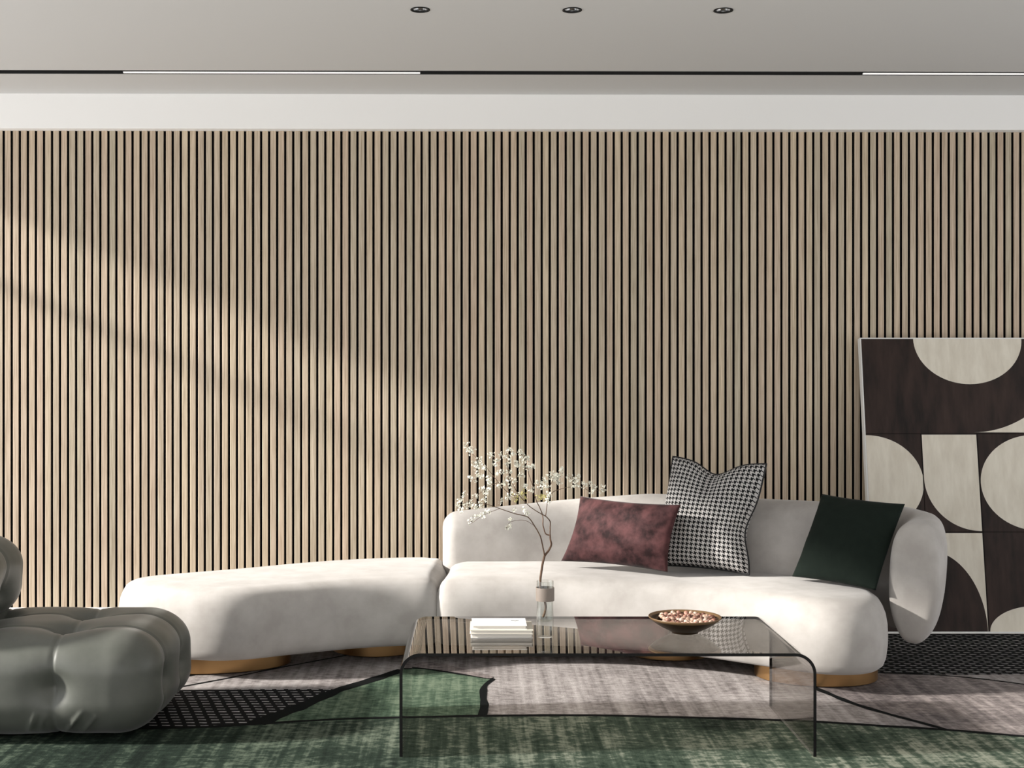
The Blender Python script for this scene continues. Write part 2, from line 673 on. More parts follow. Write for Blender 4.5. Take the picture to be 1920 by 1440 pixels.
def ribbon(lst, w0, w1=None, per=8):
    layer[0] += 1
    z = -0.0030 + 0.00012 * layer[0]
    c = gl(lst, per)
    n = len(c)
    w1 = w0 if w1 is None else w1
    L, R = [], []
    for i, p in enumerate(c):
        t = (c[min(i + 1, n - 1)] - c[max(i - 1, 0)])
        t.z = 0
        t.normalize()
        nn = Vector((-t.y, t.x, 0))
        w = (w0 + (w1 - w0) * i / (n - 1)) * 0.5 * (1 + 0.35 * noise.noise(p * 14))
        L.append(bm.verts.new((p.x + nn.x * w, p.y + nn.y * w, z)))
        R.append(bm.verts.new((p.x - nn.x * w, p.y - nn.y * w, z)))
    for i in range(n - 1):
        f = bm.faces.new((L[i], R[i], R[i + 1], L[i + 1]))
        f.material_index = 5
        f.normal_update()
        if f.normal.z < 0:
            f.normal_flip()


# material slots: 0 pale, 1 green, 2 sage, 3 taupe, 4 net, 5 line
A_line = [(-420, 1386), (0, 1376), (200, 1366), (400, 1361), (480, 1356), (640, 1347), (752, 1344), (903, 1341), (1120, 1340), (1250, 1343),
          (1400, 1347), (1531, 1352), (1660, 1360), (1775, 1367), (1920, 1379), (2300, 1404)]
a = gl(A_line)
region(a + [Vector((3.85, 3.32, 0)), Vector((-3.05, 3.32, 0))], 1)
S_up = [(480, 1356), (530, 1336), (560, 1325), (600, 1307), (640, 1291), (690, 1276), (755, 1255)]
S_top = [(755, 1251), (790, 1252), (820, 1256), (870, 1264), (925, 1272)]
S_right = [(925, 1272), (909, 1285), (906, 1305), (908, 1322), (904, 1341)]
region(gl(S_up) + gl(S_top)[1:] + gl(S_right)[1:], 2)
N_top = [(-420, 1304), (0, 1298), (300, 1293), (430, 1291.5), (560, 1290.5), (640, 1291)]
low = gl([(480, 1356), (400, 1361), (200, 1366), (0, 1376), (-420, 1386)])
region(gl(N_top) + list(reversed(gl(S_up[:5])))[1:] + low[1:], 4)
F_low = [(1520, 1256), (1660, 1261), (1770, 1264), (1920, 1263), (2300, 1258)]
region(gl(F_low) + [Vector((3.85, 6.19, 0)), Vector((1.6, 6.19, 0))], 4)
E_low = [(1520, 1286), (1545, 1296), (1600, 1318), (1660, 1336), (1720, 1352), (1775, 1367)]
E_top = [(2300, 1330), (2060, 1300), (1920, 1282), (1840, 1272), (1760, 1265), (1660, 1261), (1520, 1256)]
region(gl(E_low) + gl([(1775, 1367), (1920, 1379), (2300, 1404)])[1:] + gl(E_top), 3)
ribbon(A_line, 0.028)
ribbon(S_up, 0.075, 0.05)
ribbon(S_top, 0.022)
ribbon(S_right, 0.02, 0.034)
ribbon(list(reversed(E_top[1:])), 0.016)
ribbon(E_low, 0.035, 0.022)
ribbon([(340, 1286.5), (430, 1270), (520, 1252), (600, 1237), (660, 1226)], 0.014)
ribbon([(300, 1275), (350, 1267), (400, 1258)], 0.014)
# a dusky band inside the pale field by the sage patch
region(gl([(770, 1249), (790, 1241), (830, 1244), (880, 1257), (925, 1268), (918, 1271), (870, 1263), (820, 1255)]), 3)
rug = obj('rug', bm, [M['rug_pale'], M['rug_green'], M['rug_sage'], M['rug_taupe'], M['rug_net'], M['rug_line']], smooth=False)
tag(rug, 'large patterned rug of green, lilac and black net patches under the sofa and glass table', 'rug')

# ------------------------------------------------------------------ sofa
sofa = thing('curved_sofa', 'long curved pale grey velvet sofa with low backrest and bronze feet along the slatted wall', 'sofa', (0.1, 5.7, 0))


def cushion_body(name, outline, prof, step=0.03, sm=3):
    pts = [Vector((x, y, 0)) for x, y in outline]
    c = resample(catmull(pts, 14, True), step, True)
    c = smooth_closed(c, sm)
    n = len(c)
    area = sum(c[i - 1].x * c[i].y - c[i].x * c[i - 1].y for i in range(n))
    if area < 0:
        c.reverse()
    nrm = []
    for i in range(n):
        t = (c[(i + 1) % n] - c[i - 1]).normalized()
        nrm.append(Vector((t.y, -t.x, 0)))
    bm = bmesh.new()
    rs = []
    for ins, z in prof:
        nn = smooth_closed(nrm, 1 + int(ins * 120))
        r = []
        for i in range(n):
            q = c[i] - nn[i].normalized() * ins
            r.append(Vector((q.x, q.y, z)))
        # where the inset folds over itself at a tight corner, bridge straight across
        bad = [min((Vector((q.x, q.y, 0)) - p).length for p in c) < ins * 0.985 - 0.0008 for q in r]
        if any(bad) and not all(bad):
            for i in range(n):
                if bad[i]:
                    a = i
                    while bad[a % n]:
                        a -= 1
                    b = i
                    while bad[b % n]:
                        b += 1
                    r[i] = r[a % n].lerp(r[b % n], (i - a) / (b - a))
                    r[i].z = z
            near = [any(bad[(i + k) % n] for k in range(-4, 5)) for i in range(n)]
            for _ in range(25):
                r = [(r[i - 1] + r[i] * 2 + r[(i + 1) % n]) * 0.25 if near[i] else r[i] for i in range(n)]
        rs.append([tuple(q) for q in r])
    rings(bm, rs)
    top = [f for f in bm.faces if len(f.verts) > 4]
    bmesh.ops.triangulate(bm, faces=top)
    return obj(name, bm, M['sofa'], sofa)


SEAT_PROF = [(0.11, 0.072), (0.055, 0.072), (0.032, 0.076), (0.017, 0.088), (0.007, 0.115), (0.001, 0.16), (0.0, 0.20), (0.002, 0.245), (0.009, 0.285),
             (0.020, 0.313), (0.033, 0.335), (0.050, 0.348), (0.072, 0.357), (0.095, 0.362)]
chaise_out = [(-0.165, 5.545), (-0.30, 5.525), (-0.383, 5.505), (-0.514, 5.463), (-0.641, 5.402), (-0.765, 5.341), (-0.885, 5.272), (-1.007, 5.235),
              (-1.152, 5.255), (-1.30, 5.32), (-1.42, 5.40), (-1.50, 5.50), (-1.52, 5.59), (-1.47, 5.68), (-1.36, 5.76), (-1.10, 5.91),
              (-0.85, 6.08), (-0.66, 6.18), (-0.45, 6.25), (-0.26, 6.28), (-0.14, 6.285), (-0.120, 6.26), (-0.12, 6.0), (-0.138, 5.7), (-0.143, 5.57)]
cushion_body('chaise', chaise_out, SEAT_PROF)
seat_out = [(-0.165, 5.545), (-0.09, 5.53), (0.09, 5.528), (0.362, 5.523), (0.582, 5.469), (0.794, 5.386), (0.935, 5.297), (1.161, 5.12), (1.313, 5.01), (1.428, 4.985),
            (1.53, 5.015), (1.61, 5.10), (1.648, 5.22), (1.655, 5.40), (1.60, 5.62), (1.42, 5.82), (1.10, 6.02), (0.8, 6.12), (0.4, 6.18), (0.0, 6.19),
            (-0.10, 6.18), (-0.135, 6.15), (-0.14, 6.0), (-0.165, 5.7), (-0.178, 5.57)]
cushion_body('seat', seat_out, SEAT_PROF)


def backrest():
    path = catmull([Vector(p + (0,)) for p in ((-0.15, 6.145), (0.15, 6.15), (0.45, 6.14), (0.70, 6.075), (0.95, 5.97), (1.25, 5.80), (1.52, 5.66), (1.72, 5.56),
                                              (1.83, 5.43), (1.80, 5.30), (1.735, 5.20))], 14)
    path = resample(path, 0.03, False)
    n = len(path)
    for _ in range(4):
        path = [path[0]] + [(path[i - 1] + path[i] * 2 + path[i + 1]) * 0.25 for i in range(1, n - 1)] + [path[-1]]
    s = [0.0]
    for i in range(1, n):
        s.append(s[-1] + (path[i] - path[i - 1]).length)
    L = s[-1]
    # ring stations: rounded end, path, rounded end
    st = []
    R = 0.034
    for k in range(7):
        a = math.pi / 2 * k / 6
        st.append((R * (1 - math.cos(a)), R * (1 - math.sin(a))))
    stations = [(d * 1.9, ins * 1.9) for d, ins in st] + [(R * 1.9 + (L - 2.9 * R) * k / 70.0, 0.0) for k in range(1, 70)] + [(L - d, ins) for d, ins in reversed(st)]
    bm = bmesh.new()
    rs = []
    NS = 56
    for d, ins in stations:
        i = 0
        while i < n - 2 and s[i + 1] < d:
            i += 1
        f = (d - s[i]) / (s[i + 1] - s[i])
        p = path[i].lerp(path[i + 1], f)
        t = (path[min(i + 2, n - 1)] - path[max(i - 1, 0)]).normalized()
        nn = Vector((-t.y, t.x, 0))
        if nn.y < 0 and t.x > 0:
            nn = -nn
        u = d / L
        x = p.x
        top = 0.566 + (0.668 - 0.566) * max(0, min(1, (u + 0.03) / 0.42)) ** 0.9
        endt = max(0.0, (u - 0.86) / 0.14)
        top -= 0.034 * endt
        bot = 0.20 - 0.045 * max(0, min(1, (u - 0.7) / 0.2))
        ht = 0.102 - 0.004 * endt
        lean = 0.09 * max(0, min(1, (u - 0.12) / 0.3)) * (1 - 0.85 * min(1, max(0, (u - 0.72) / 0.25)))
        zc, hh = (top + bot) / 2, (top - bot) / 2
        ring = []
        for k in range(NS):
            a = 2 * math.pi * k / NS
            ca, sa = math.cos(a), math.sin(a)
            ex = 2 / 3.0
            qx = math.copysign(abs(ca) ** ex, ca)
            qz = math.copysign(abs(sa) ** ex, sa)
            hw = ht - ins
            hv = hh - ins
            taper = 1 - 0.32 * max(0, -qz) ** 2.0
            z = zc + qz * hv
            off = qx * hw * taper + lean * max(0, (z - 0.3) / 0.37)
            q = p + nn * off
            ring.append((q.x, q.y, z))
        rs.append(ring)
    rings(bm, rs, True, True, True)
    return obj('backrest', bm, M['sofa'], sofa)


backrest()


def plinth(cx, cy, rx, ry, rot=0.0):
    bm = bmesh.new()
    rs = []
    for ins, z in ((0.004, 0.0), (0.0, 0.003), (0.0, 0.071), (0.004, 0.0745)):
        r = []
        for k in range(56):
            a = 2 * math.pi * k / 56
            u, v = (rx - ins) * math.cos(a), (ry - ins) * math.sin(a)
            r.append((cx + u * math.cos(rot) - v * math.sin(rot), cy + u * math.sin(rot) + v * math.cos(rot), z))
        rs.append(r)
    rings(bm, rs)
    obj('foot', bm, M['bronze'], sofa, auto=40)['label'] = 'rounded bronze foot'


plinth(-1.09, 5.535, 0.31, 0.175, math.radians(12))
plinth(-0.44, 5.865, 0.20, 0.19)
plinth(0.12, 5.88, 0.20, 0.20)
plinth(0.86, 5.80, 0.20, 0.20)
plinth(1.39, 5.33, 0.245, 0.19, math.radians(-8))


# ------------------------------------------------------------------ pillows
def pillow(name, label, corners, thick, mat, sag=0.08, dent=0.0, wr=0.006, piping=False, seed=1, n=44, notch=0.0, pw=0.62):
    TL, TR, BR, BL = [Vector(c) for c in corners]
    nrm = (TR - TL + BR - BL).cross(TL - BL + TR - BR).normalized()
    if nrm.y > 0:
        nrm = -nrm
    ctr = (TL + TR + BR + BL) / 4
    base = (BL + BR) / 2
    t = thing(name, label, 'pillow', base)
    bm = bmesh.new()
    uvl = bm.loops.layers.uv.new('UVMap')

    def mid(u, v):      # u,v in 0..1; v up
        # edges pull in between the corners
        uu, vv = 2 * u - 1, 2 * v - 1
        pu = 0.5 + 0.5 * uu * (1 - sag * (1 - vv * vv) * abs(uu) ** 1.5)
        pv = 0.5 + 0.5 * vv * (1 - sag * (1 - uu * uu) * abs(vv) ** 1.5)
        if dent and vv > 0:
            pv -= dent * math.exp(-(uu / 0.38) ** 2) * vv ** 2.0
        if notch and uu > 0:
            pu -= notch * math.exp(-((vv + 0.25) / 0.42) ** 2) * uu ** 3
        return (BL * (1 - pu) + BR * pu) * (1 - pv) + (TL * (1 - pu) + TR * pu) * pv

    def bulge(u, v):
        uu, vv = 2 * u - 1, 2 * v - 1
        b = max(0, (1 - abs(uu) ** 2.4)) ** pw * max(0, (1 - abs(vv) ** 2.4)) ** pw
        if dent:
            b *= 1 - 0.5 * math.exp(-(uu / 0.14) ** 2) * max(0, vv) ** 0.8
        return b

    grid = {}
    for side in (1, -1):
        for i in range(n + 1):
            for j in range(n + 1):
                rim = i in (0, n) or j in (0, n)
                if side == -1 and rim:
                    continue
                u, v = i / n, j / n
                p = mid(u, v)
                h = bulge(u, v) * thick * 0.5
                q = Vector((u * 3.1 + seed, v * 3.3, side * 2.0))
                if not rim:
                    h += wr * noise.noise(q * 1.6) * min(1, h / 0.02) + wr * 0.4 * noise.noise(q * 4.0) * min(1, h / 0.02)
                grid[(side, i, j)] = bm.verts.new(p + nrm * side * h)
    for side in (1, -1):
        for i in range(n):
            for j in range(n):
                ks = [(i, j), (i + 1, j), (i + 1, j + 1), (i, j + 1)]
                vs = [grid.get((side, a, b)) or grid[(1, a, b)] for a, b in ks]
                try:
                    f = bm.faces.new(vs if side == 1 else list(reversed(vs)))
                except ValueError:
                    continue
                order = ks if side == 1 else list(reversed(ks))
                for lp, (a, b) in zip(f.loops, order):
                    lp[uvl].uv = (a / n, b / n)
    bmesh.ops.recalc_face_normals(bm, faces=bm.faces[:])
    cover = obj('cover', bm, mat, t)
    if piping:
        loop = [mid(i / n, 1) for i in range(n)] + [mid(1, 1 - i / n) for i in range(n)] + [mid(1 - i / n, 0) for i in range(n)] + [mid(0, i / n) for i in range(n)]
        bm = bmesh.new()
        tube(bm, loop, 0.0048, 8, True)
        obj('piping', bm, M['piping'], t)['label'] = 'black cord piping'
    return t


pillow('houndstooth_pillow', 'large black and white houndstooth pillow with black piping, behind the plum pillow',
       (W(1262, 856, 5.86), W(1437, 870, 5.64), W(1405, 1077, 5.60), W(1222, 1060, 5.80)), 0.22, M['houndstooth'], 0.05, 0.11, 0.010, True, 3, 60, 0.085, 0.48)
pillow('lumbar_pillow', 'plum velvet lumbar pillow leaning on the sofa backrest',
       (W(1088, 930, 5.95), W(1277, 946, 5.57), W(1252, 1073, 5.58), W(1052, 1052, 5.86)), 0.115, M['plum'], 0.07, 0, 0.006, False, 8)
pillow('square_pillow', 'dark green square pillow leaning against the right arm of the sofa',
       (W(1541, 926, 5.58), W(1697, 945, 5.34), W(1642, 1107, 5.22), W(1485, 1081, 5.50)), 0.13, M['green_pillow'], 0.035, 0, 0.003, False, 5)


# ------------------------------------------------------------------ tufted lounge chair
def puffy(name, x0, x1, y0, y1, z0, z1, r, sx, sy, buttons, parent, res=0.011, ridges=(), zflat=None):
    nx, ny, nz = [max(6, int((b - a) / res)) for a, b in ((x0, x1), (y0, y1), (z0, z1))]
    bm = bmesh.new()
    cache = {}
    C = Vector(((x0 + x1) / 2, (y0 + y1) / 2, (z0 + z1) / 2))
    H = Vector(((x1 - x0) / 2, (y1 - y0) / 2, (z1 - z0) / 2))
    inner = Vector((max(H.x - r, 0.01), max(H.y - r, 0.01), max(H.z - r * 0.82, 0.01)))

    def shape(ix, iy, iz):
        key = (ix, iy, iz)
        if key in cache:
            return cache[key]
        q = Vector(((2 * ix / nx - 1) * H.x, (2 * iy / ny - 1) * H.y, (2 * iz / nz - 1) * H.z))
        cl = Vector([max(-inner[k], min(inner[k], q[k])) for k in range(3)])
        d = q - cl
        ext = H - inner
        e = Vector((d.x / ext.x, d.y / ext.y, d.z / ext.z))
        m = max(abs(e.x), abs(e.y), abs(e.z))
        l = e.length
        if l > 1e-6:
            e = e / l
            # cube-to-sphere so the corners round evenly
        p = cl + Vector((e.x * ext.x, e.y * ext.y, e.z * ext.z))
        nn = Vector((e.x / ext.x, e.y / ext.y, e.z / ext.z))
        nn = nn.normalized() if nn.length > 1e-6 else Vector((0, 0, 1))
        w = C + p
        # puffs between the seams, thin seam grooves, deep button dips
        h = 0.0
        gx = min([abs(w.x - k) for k in sx] + [9])
        gy = min([abs(w.y - k) for k in sy] + [9])
        fx = 1 - abs(nn.x)
        fy = 1 - abs(nn.y)
        for g, f in ((gx, fx), (gy, fy)):
            h -= f * (0.0055 * math.exp(-(g / 0.045) ** 2) + 0.0055 * math.exp(-(g / 0.0065) ** 2))
        for bx, by, bz, dep, rad in buttons:
            dd = (w - Vector((bx, by, bz))).length
            h -= dep * math.exp(-(dd / rad) ** 1.4)
        for (ax, az, cx, cz, hgt, wd) in ridges:
            if nn.y < -0.5:
                A, B = Vector((ax, az)), Vector((cx, cz))
                P = Vector((w.x, w.z))
                tt = max(0, min(1, (P - A).dot(B - A) / (B - A).length_squared))
                dist = (P - A - (B - A) * tt).length
                h += hgt * math.exp(-(dist / wd) ** 2) * math.sin(math.pi * min(1, max(0.02, tt))) ** 0.6
        h += 0.004 * noise.noise(w * 6)
        w = w + nn * h
        if zflat is not None and w.z < zflat:
            w.z = zflat
        cache[key] = bm.verts.new(w)
        return cache[key]

    def quad(*k):
        vs = [shape(*q) for q in k]
        try:
            bm.faces.new(vs)
        except ValueError:
            pass

    for i in range(nx):
        for j in range(ny):
            for z in (0, nz):
                quad((i, j, z), (i + 1, j, z), (i + 1, j + 1, z), (i, j + 1, z))
        for j in range(nz):
            for y in (0, ny):
                quad((i, y, j), (i + 1, y, j), (i + 1, y, j + 1), (i, y, j + 1))
    for i in range(ny):
        for j in range(nz):
            for x in (0, nx):
                quad((x, i, j), (x, i + 1, j), (x, i + 1, j + 1), (x, i, j + 1))
    return obj(name, bm, M['chair'], parent)


chair = thing('tufted_armchair', 'low tufted grey-green leather armchair at the left edge, facing the glass table', 'armchair', (-1.6, 4.7, 0))
SX, SY = (-1.41, -1.74, -2.07), (4.55, 4.79)
btn = []
for x in SX:
    for y in SY:
        btn.append((x, y, 0.350, 0.055, 0.055))
    btn.append((x, 4.345, 0.185, 0.050, 0.050))
    btn.append((x, 5.03, 0.17, 0.055, 0.07))
for y in SY:
    btn.append((-1.075, y, 0.175, 0.045, 0.048))
puffy('seat', -2.40, -1.062, 4.335, 5.045, 0.004, 0.362, 0.165, SX, SY, btn, chair, 0.0075,
      ridges=((-1.385, 0.02, -1.30, 0.115, 0.010, 0.006), (-1.33, 0.02, -1.255, 0.10, 0.009, 0.006),
              (-1.50, 0.03, -1.455, 0.11, 0.008, 0.010), (-1.46, 0.03, -1.43, 0.10, 0.006, 0.008)), zflat=0.003)
btn2 = [(-1.72, y, 0.42, 0.05, 0.06) for y in SY]
puffy('backrest', -2.12, -1.70, 4.335, 5.045, 0.315, 0.64, 0.155, (), SY, btn2, chair, 0.008)

# ------------------------------------------------------------------ glass table
TF, TB = 4.218, 4.848
TX0, TX1 = (749 - PX) * TF / F, (1531 - PX) * TF / F
TZ, TT, TR_ = 0.334, 0.010, 0.068
table = thing('coffee_table', 'low smoked glass waterfall coffee table on the rug in front of the sofa', 'table', ((TX0 + TX1) / 2, (TF + TB) / 2, 0))


def waterfall(inset):
    x0, x1, z1, r = TX0 + inset, TX1 - inset, TZ - inset, TR_ - inset
    pts = [(x0, 0.0)]
    for k in range(15):
        a = math.pi - math.pi / 2 * k / 14
        pts.append((x0 + r + r * math.cos(a), z1 - r + r * math.sin(a)))
    for k in range(15):
        a = math.pi / 2 - math.pi / 2 * k / 14
        pts.append((x1 - r + r * math.cos(a), z1 - r + r * math.sin(a)))
    pts.append((x1, 0.0))
    return pts


o_, i_ = waterfall(0), waterfall(TT)
bm = bmesh.new()
vo = [[bm.verts.new((x, y, z)) for x, z in o_] for y in (TF, TB)]
vi = [[bm.verts.new((x, y, z)) for x, z in i_] for y in (TF, TB)]
for k in range(len(o_) - 1):
    bm.faces.new((vo[0][k], vo[0][k + 1], vo[1][k + 1], vo[1][k]))
    bm.faces.new((vi[0][k], vi[1][k], vi[1][k + 1], vi[0][k + 1]))
    for s in (0, 1):
        bm.faces.new((vo[s][k], vi[s][k], vi[s][k + 1], vo[s][k + 1])).material_index = 1
for k in (0, len(o_) - 1):
    bm.faces.new((vo[0][k], vo[1][k], vi[1][k], vi[0][k]))
tb = obj('glass_sheet', bm, [M['smoke'], M['edge']], table, auto=35)


# ------------------------------------------------------------------ books
def book(x0, x1, y0, y1, z0, th, rot, cover, page, name, label, mark=False):
    c = ((x0 + x1) / 2, (y0 + y1) / 2, z0)
    t = thing(name, label, 'book', c, 'books on the glass table')
    hx, hy = (x1 - x0) / 2, (y1 - y0) / 2
    ct = 0.0016
    parts = []
    bm = bmesh.new()
    box(bm, -hx, hx, -hy, hy, 0, ct)
    box(bm, -hx, hx, -hy, hy, th - ct, th)
    box(bm, -hx, hx, hy - 0.002, hy, ct, th - ct)
    parts.append(('cover', bm, cover))
    bm = bmesh.new()
    box(bm, -hx + 0.004, hx - 0.004, -hy + 0.004, hy - 0.002, ct, th - ct)
    parts.append(('page_block', bm, page))
    if mark:
        bm = bmesh.new()
        mx, my = 0.056, 0.018
        pts = [(mx + 0.026 * (k / 12 - 0.5), my + 0.005 * math.sin(k * 1.7) * (0.5 + 0.5 * math.cos(k * 0.9)), th + 0.0002) for k in range(13)]
        tube(bm, pts, 0.0011, 6)
        parts.append(('cover_mark', bm, M['blackmetal']))
    R = Matrix.Translation(c) @ Matrix.Rotation(rot, 4, 'Z')
    cov = None
    for nm, b, m in parts:
        bmesh.ops.transform(b, matrix=R, verts=b.verts[:])
        o = obj(nm, b, m, cov if nm == 'cover_mark' else t, smooth=False)
        cov = cov or o


bw = flat('white_cover', (0.80, 0.79, 0.77), 0.5)
bb = flat('ivory_cover', (0.66, 0.62, 0.54), 0.5)
bc = flat('grey_cover', (0.60, 0.58, 0.56), 0.5)
pg = flat('pages', (0.62, 0.59, 0.54), 0.8)
tz = TZ + 0.0004
book(-0.014, 0.198, 4.455, 4.615, tz, 0.014, math.radians(0.6), bc, pg, 'hardback_book', 'pale grey hardback, bottom of the stack of three books on the glass table')
book(-0.016, 0.200, 4.450, 4.612, tz + 0.0144, 0.0135, math.radians(-0.5), bb, pg, 'hardback_book', 'ivory hardback, middle of the stack of three books on the glass table')
book(-0.010, 0.178, 4.463, 4.600, tz + 0.0283, 0.0125, math.radians(0.4), bw, pg, 'hardback_book', 'smaller white hardback with a dark squiggle mark, topmost of the book stack', True)

# ------------------------------------------------------------------ vase with flowering branch
VX, VY = (1022 - PX) * 4.48 / F, 4.48
vase = thing('glass_vase', 'clear glass cylinder vase with a taupe band, beside the books on the table', 'vase', (VX, VY, TZ))
c = (VX, VY, TZ + 0.0004)
RV = 0.0292
bm = bmesh.new()
lathe(bm, [(0.0005, 0), (RV - 0.002, 0), (RV, 0.002), (RV, 0.190), (RV - 0.0010, 0.192), (RV - 0.0024, 0.190), (RV - 0.0026, 0.060), (RV - 0.006, 0.054), (0.0005, 0.052)], c)
obj('glass_body', bm, M['clear'], vase, auto=50)
bm = bmesh.new()
lathe(bm, [(RV + 0.0002, 0.124), (RV + 0.0022, 0.124), (RV + 0.0026, 0.126), (RV + 0.0026, 0.167), (RV + 0.0022, 0.169), (RV + 0.0002, 0.169), (RV + 0.0002, 0.124)], c, 64)
obj('band', bm, flat('taupe_leather', (0.20, 0.165, 0.14), 0.6), vase, auto=50)

branch = thing('flowering_branch', 'thin bare branch with tiny white blossoms standing in the glass vase', 'branch', (VX, VY, TZ + 0.055))
M['bark'] = veneer('brown_bark', (0.055, 0.030, 0.020), (0.16, 0.10, 0.065), (60, 60, 20))
M['twig'] = flat('thin_twig', (0.16, 0.11, 0.075), 0.8)
M['petal'] = flat('white_petal', (0.80, 0.80, 0.70), 0.7)
M['petal2'] = flat('yellow_green_petal', (0.55, 0.50, 0.20), 0.7)


def twig(lst, r0, r1, dz=(0, 0), per=5, name='twig', mat='bark'):
    n = len(lst)
    pts = []
    for k, (px, py) in enumerate(lst):
        Y = VY + dz[0] + (dz[1] - dz[0]) * k / max(1, n - 1)
        pts.append(W(px, py, Y))
    cc = catmull(pts, per)
    m = len(cc)
    for k, p in enumerate(cc):
        q = 0.0012 * (1 - k / m) + 0.0005
        p.x += q * noise.noise(p * 70)
        p.y += q * noise.noise(p * 70 + Vector((9, 3, 1)))
    bm = bmesh.new()
    tube(bm, cc, [r0 + (r1 - r0) * k / (m - 1) for k in range(m)], 7)
    return obj(name, bm, M[mat], branch)


twig([(1018, 1157), (1023, 1143), (1022, 1128), (1016, 1114), (1013, 1098), (1014, 1080), (1017, 1060), (1021, 1042)], 0.0042, 0.0042, (0.0, 0.0), name='stem')
twig([(1021, 1042), (1029, 1031), (1034, 1021), (1032, 1012), (1031, 1002)], 0.0040, 0.0028, (0, 0.01), name='stem')
twig([(1021, 1044), (1018, 1027), (1013, 1006), (1002, 986), (990, 970), (965, 963), (937, 953.6), (910, 945), (885, 944), (868, 950)], 0.0026, 0.0007, (0, -0.05))
twig([(1031, 1004), (1024, 1001), (1018.5, 985), (1017, 966), (1011, 950), (1004, 934), (1000, 915), (992, 890), (985, 865), (978, 850)], 0.0024, 0.0007, (0.01, 0.05))
twig([(1031, 1004), (1031.5, 990), (1031.4, 978), (1023, 968), (1012, 962), (992.5, 949), (975, 930), (960, 905), (952, 880), (950, 850), (954, 830)], 0.0022, 0.0006, (0.01, -0.03))
twig([(1023, 968), (1026, 946), (1028, 925), (1034, 905), (1045, 890), (1054, 878)], 0.0015, 0.0006, (0.005, 0.04))
twig([(1027, 935), (1036, 923), (1049, 917.6), (1066, 913.5), (1091, 914), (1108, 921), (1130, 917)], 0.0012, 0.0006, (0.01, 0.0))
twig([(975, 930), (955, 925), (935, 905), (915, 880), (900, 865), (885, 850), (873, 833)], 0.0012, 0.0005, (0.0, -0.05))
twig([(935, 905), (915, 912), (900, 925), (885, 935), (862, 948)], 0.0009, 0.0005, (-0.02, -0.06))
twig([(955, 925), (945, 895), (935, 870), (922, 855)], 0.0009, 0.0005, (-0.02, 0.02))
twig([(937, 953.6), (920, 960), (900, 970), (884, 982)], 0.0008, 0.0005, (-0.03, -0.06))
twig([(1002, 986), (985, 976), (968, 976), (955, 980), (950, 990)], 0.0008, 0.0005, (-0.01, -0.04))

SPR = [(873, 833, 8), (884, 846, 9), (880, 842, 8), (892, 870, 10), (900, 862, 7), (897, 875, 8), (886, 897, 9), (895, 888, 9), (902, 895, 7), (908, 877, 6),
       (921, 852, 8), (932, 862, 7), (938, 852, 6), (948, 856, 10), (952, 842, 7), (955, 862, 8), (962, 849, 8), (951, 870, 7), (975, 848, 6), (978, 853, 9), (984, 862, 9),
       (990, 858, 6), (985, 878, 9), (995, 876, 9), (998, 872, 5), (972, 873, 8), (978, 892, 7), (966, 868, 6), (945, 886, 9), (934, 888, 8), (930, 872, 7), (957, 885, 7),
       (915, 897, 7), (918, 905, 8), (905, 918, 9), (914, 917, 8), (911, 925, 6), (890, 930, 6), (870, 928, 7), (862, 938, 6), (858, 947, 7), (866, 955, 8), (873, 946, 7),
       (880, 948, 9), (886, 944, 9), (893, 950, 8), (901, 945, 7), (908, 936, 7), (934, 912, 8), (946, 905, 7), (953, 897, 7), (959, 912, 7), (960, 927, 8), (950, 934, 8),
       (939, 938, 7), (966, 934, 8), (973, 925, 6), (966, 902, 6), (985, 912, 7), (981, 924, 6), (984, 935, 7), (996, 918, 7), (1008, 905, 6), (1017, 908, 9), (1021, 900, 8),
       (1014, 914, 7), (1026, 914, 9), (1030, 926, 8), (1022, 934, 9), (1012, 930, 8), (1028, 938, 7), (1034, 893, 9), (1041, 889, 10), (1046, 893, 9), (1039, 899, 8),
       (1053, 879, 6), (1055, 887, 7), (1048, 904, 6), (1070, 896, 8), (1077, 899, 9), (1083, 893, 7), (1081, 907, 7), (1075, 911, 7), (1093, 909, 8), (1107, 908, 7),
       (1113, 914, 6), (1109, 923, 5), (1131, 918, 10), (892, 969, 7), (900, 967, 7), (908, 962, 7), (884, 979, 7), (917, 960, 5), (955, 987, 6), (950, 990, 5), (957, 973, 5),
       (963, 956, 5), (982, 955, 5), (989, 963, 5)]


def sprig(px, py, s, mat):
    rr = random.Random(px * 31 + py)
    Y = VY + rr.uniform(-0.05, 0.05)
    ctr = W(px, py, Y)
    R = s * Y / F * 0.95
    bm = bmesh.new()
    nfl = 6 + int(s * 1.5)
    for k in range(nfl):
        d = Vector((rr.gauss(0, 1), rr.gauss(0, 1), rr.gauss(0, 1))).normalized() * R * rr.uniform(0.2, 1.15)
        p = ctr + d
        ax = Vector((rr.uniform(-1, 1), rr.uniform(-1.2, 0.2), rr.uniform(-0.5, 1))).normalized()
        u = ax.orthogonal().normalized()
        w = ax.cross(u)
        pr = rr.uniform(0.0028, 0.0054)
        ph = rr.uniform(0, 6.28)
        c0 = bm.verts.new(p - ax * 0.0006)
        for q in range(4):
            a = ph + q * math.pi / 2
            e = u * math.cos(a) + w * math.sin(a)
            g = u * -math.sin(a) + w * math.cos(a)
            lift = ax * pr * 0.35
            v1 = bm.verts.new(p + e * pr * 0.55 + g * pr * 0.33 + lift * 0.6)
            v2 = bm.verts.new(p + e * pr + lift)
            v3 = bm.verts.new(p + e * pr * 0.55 - g * pr * 0.33 + lift * 0.6)
            bm.faces.new((c0, v1, v2, v3)).material_index = 0
        if k % 2 == 0:
            tube(bm, [ctr - d * 0.15, ctr + d * 0.55 + Vector((0, 0, 0.001)), p], 0.00035, 4, mi=1)
    obj('blossom_sprig', bm, [M[mat], M['twig']], branch)


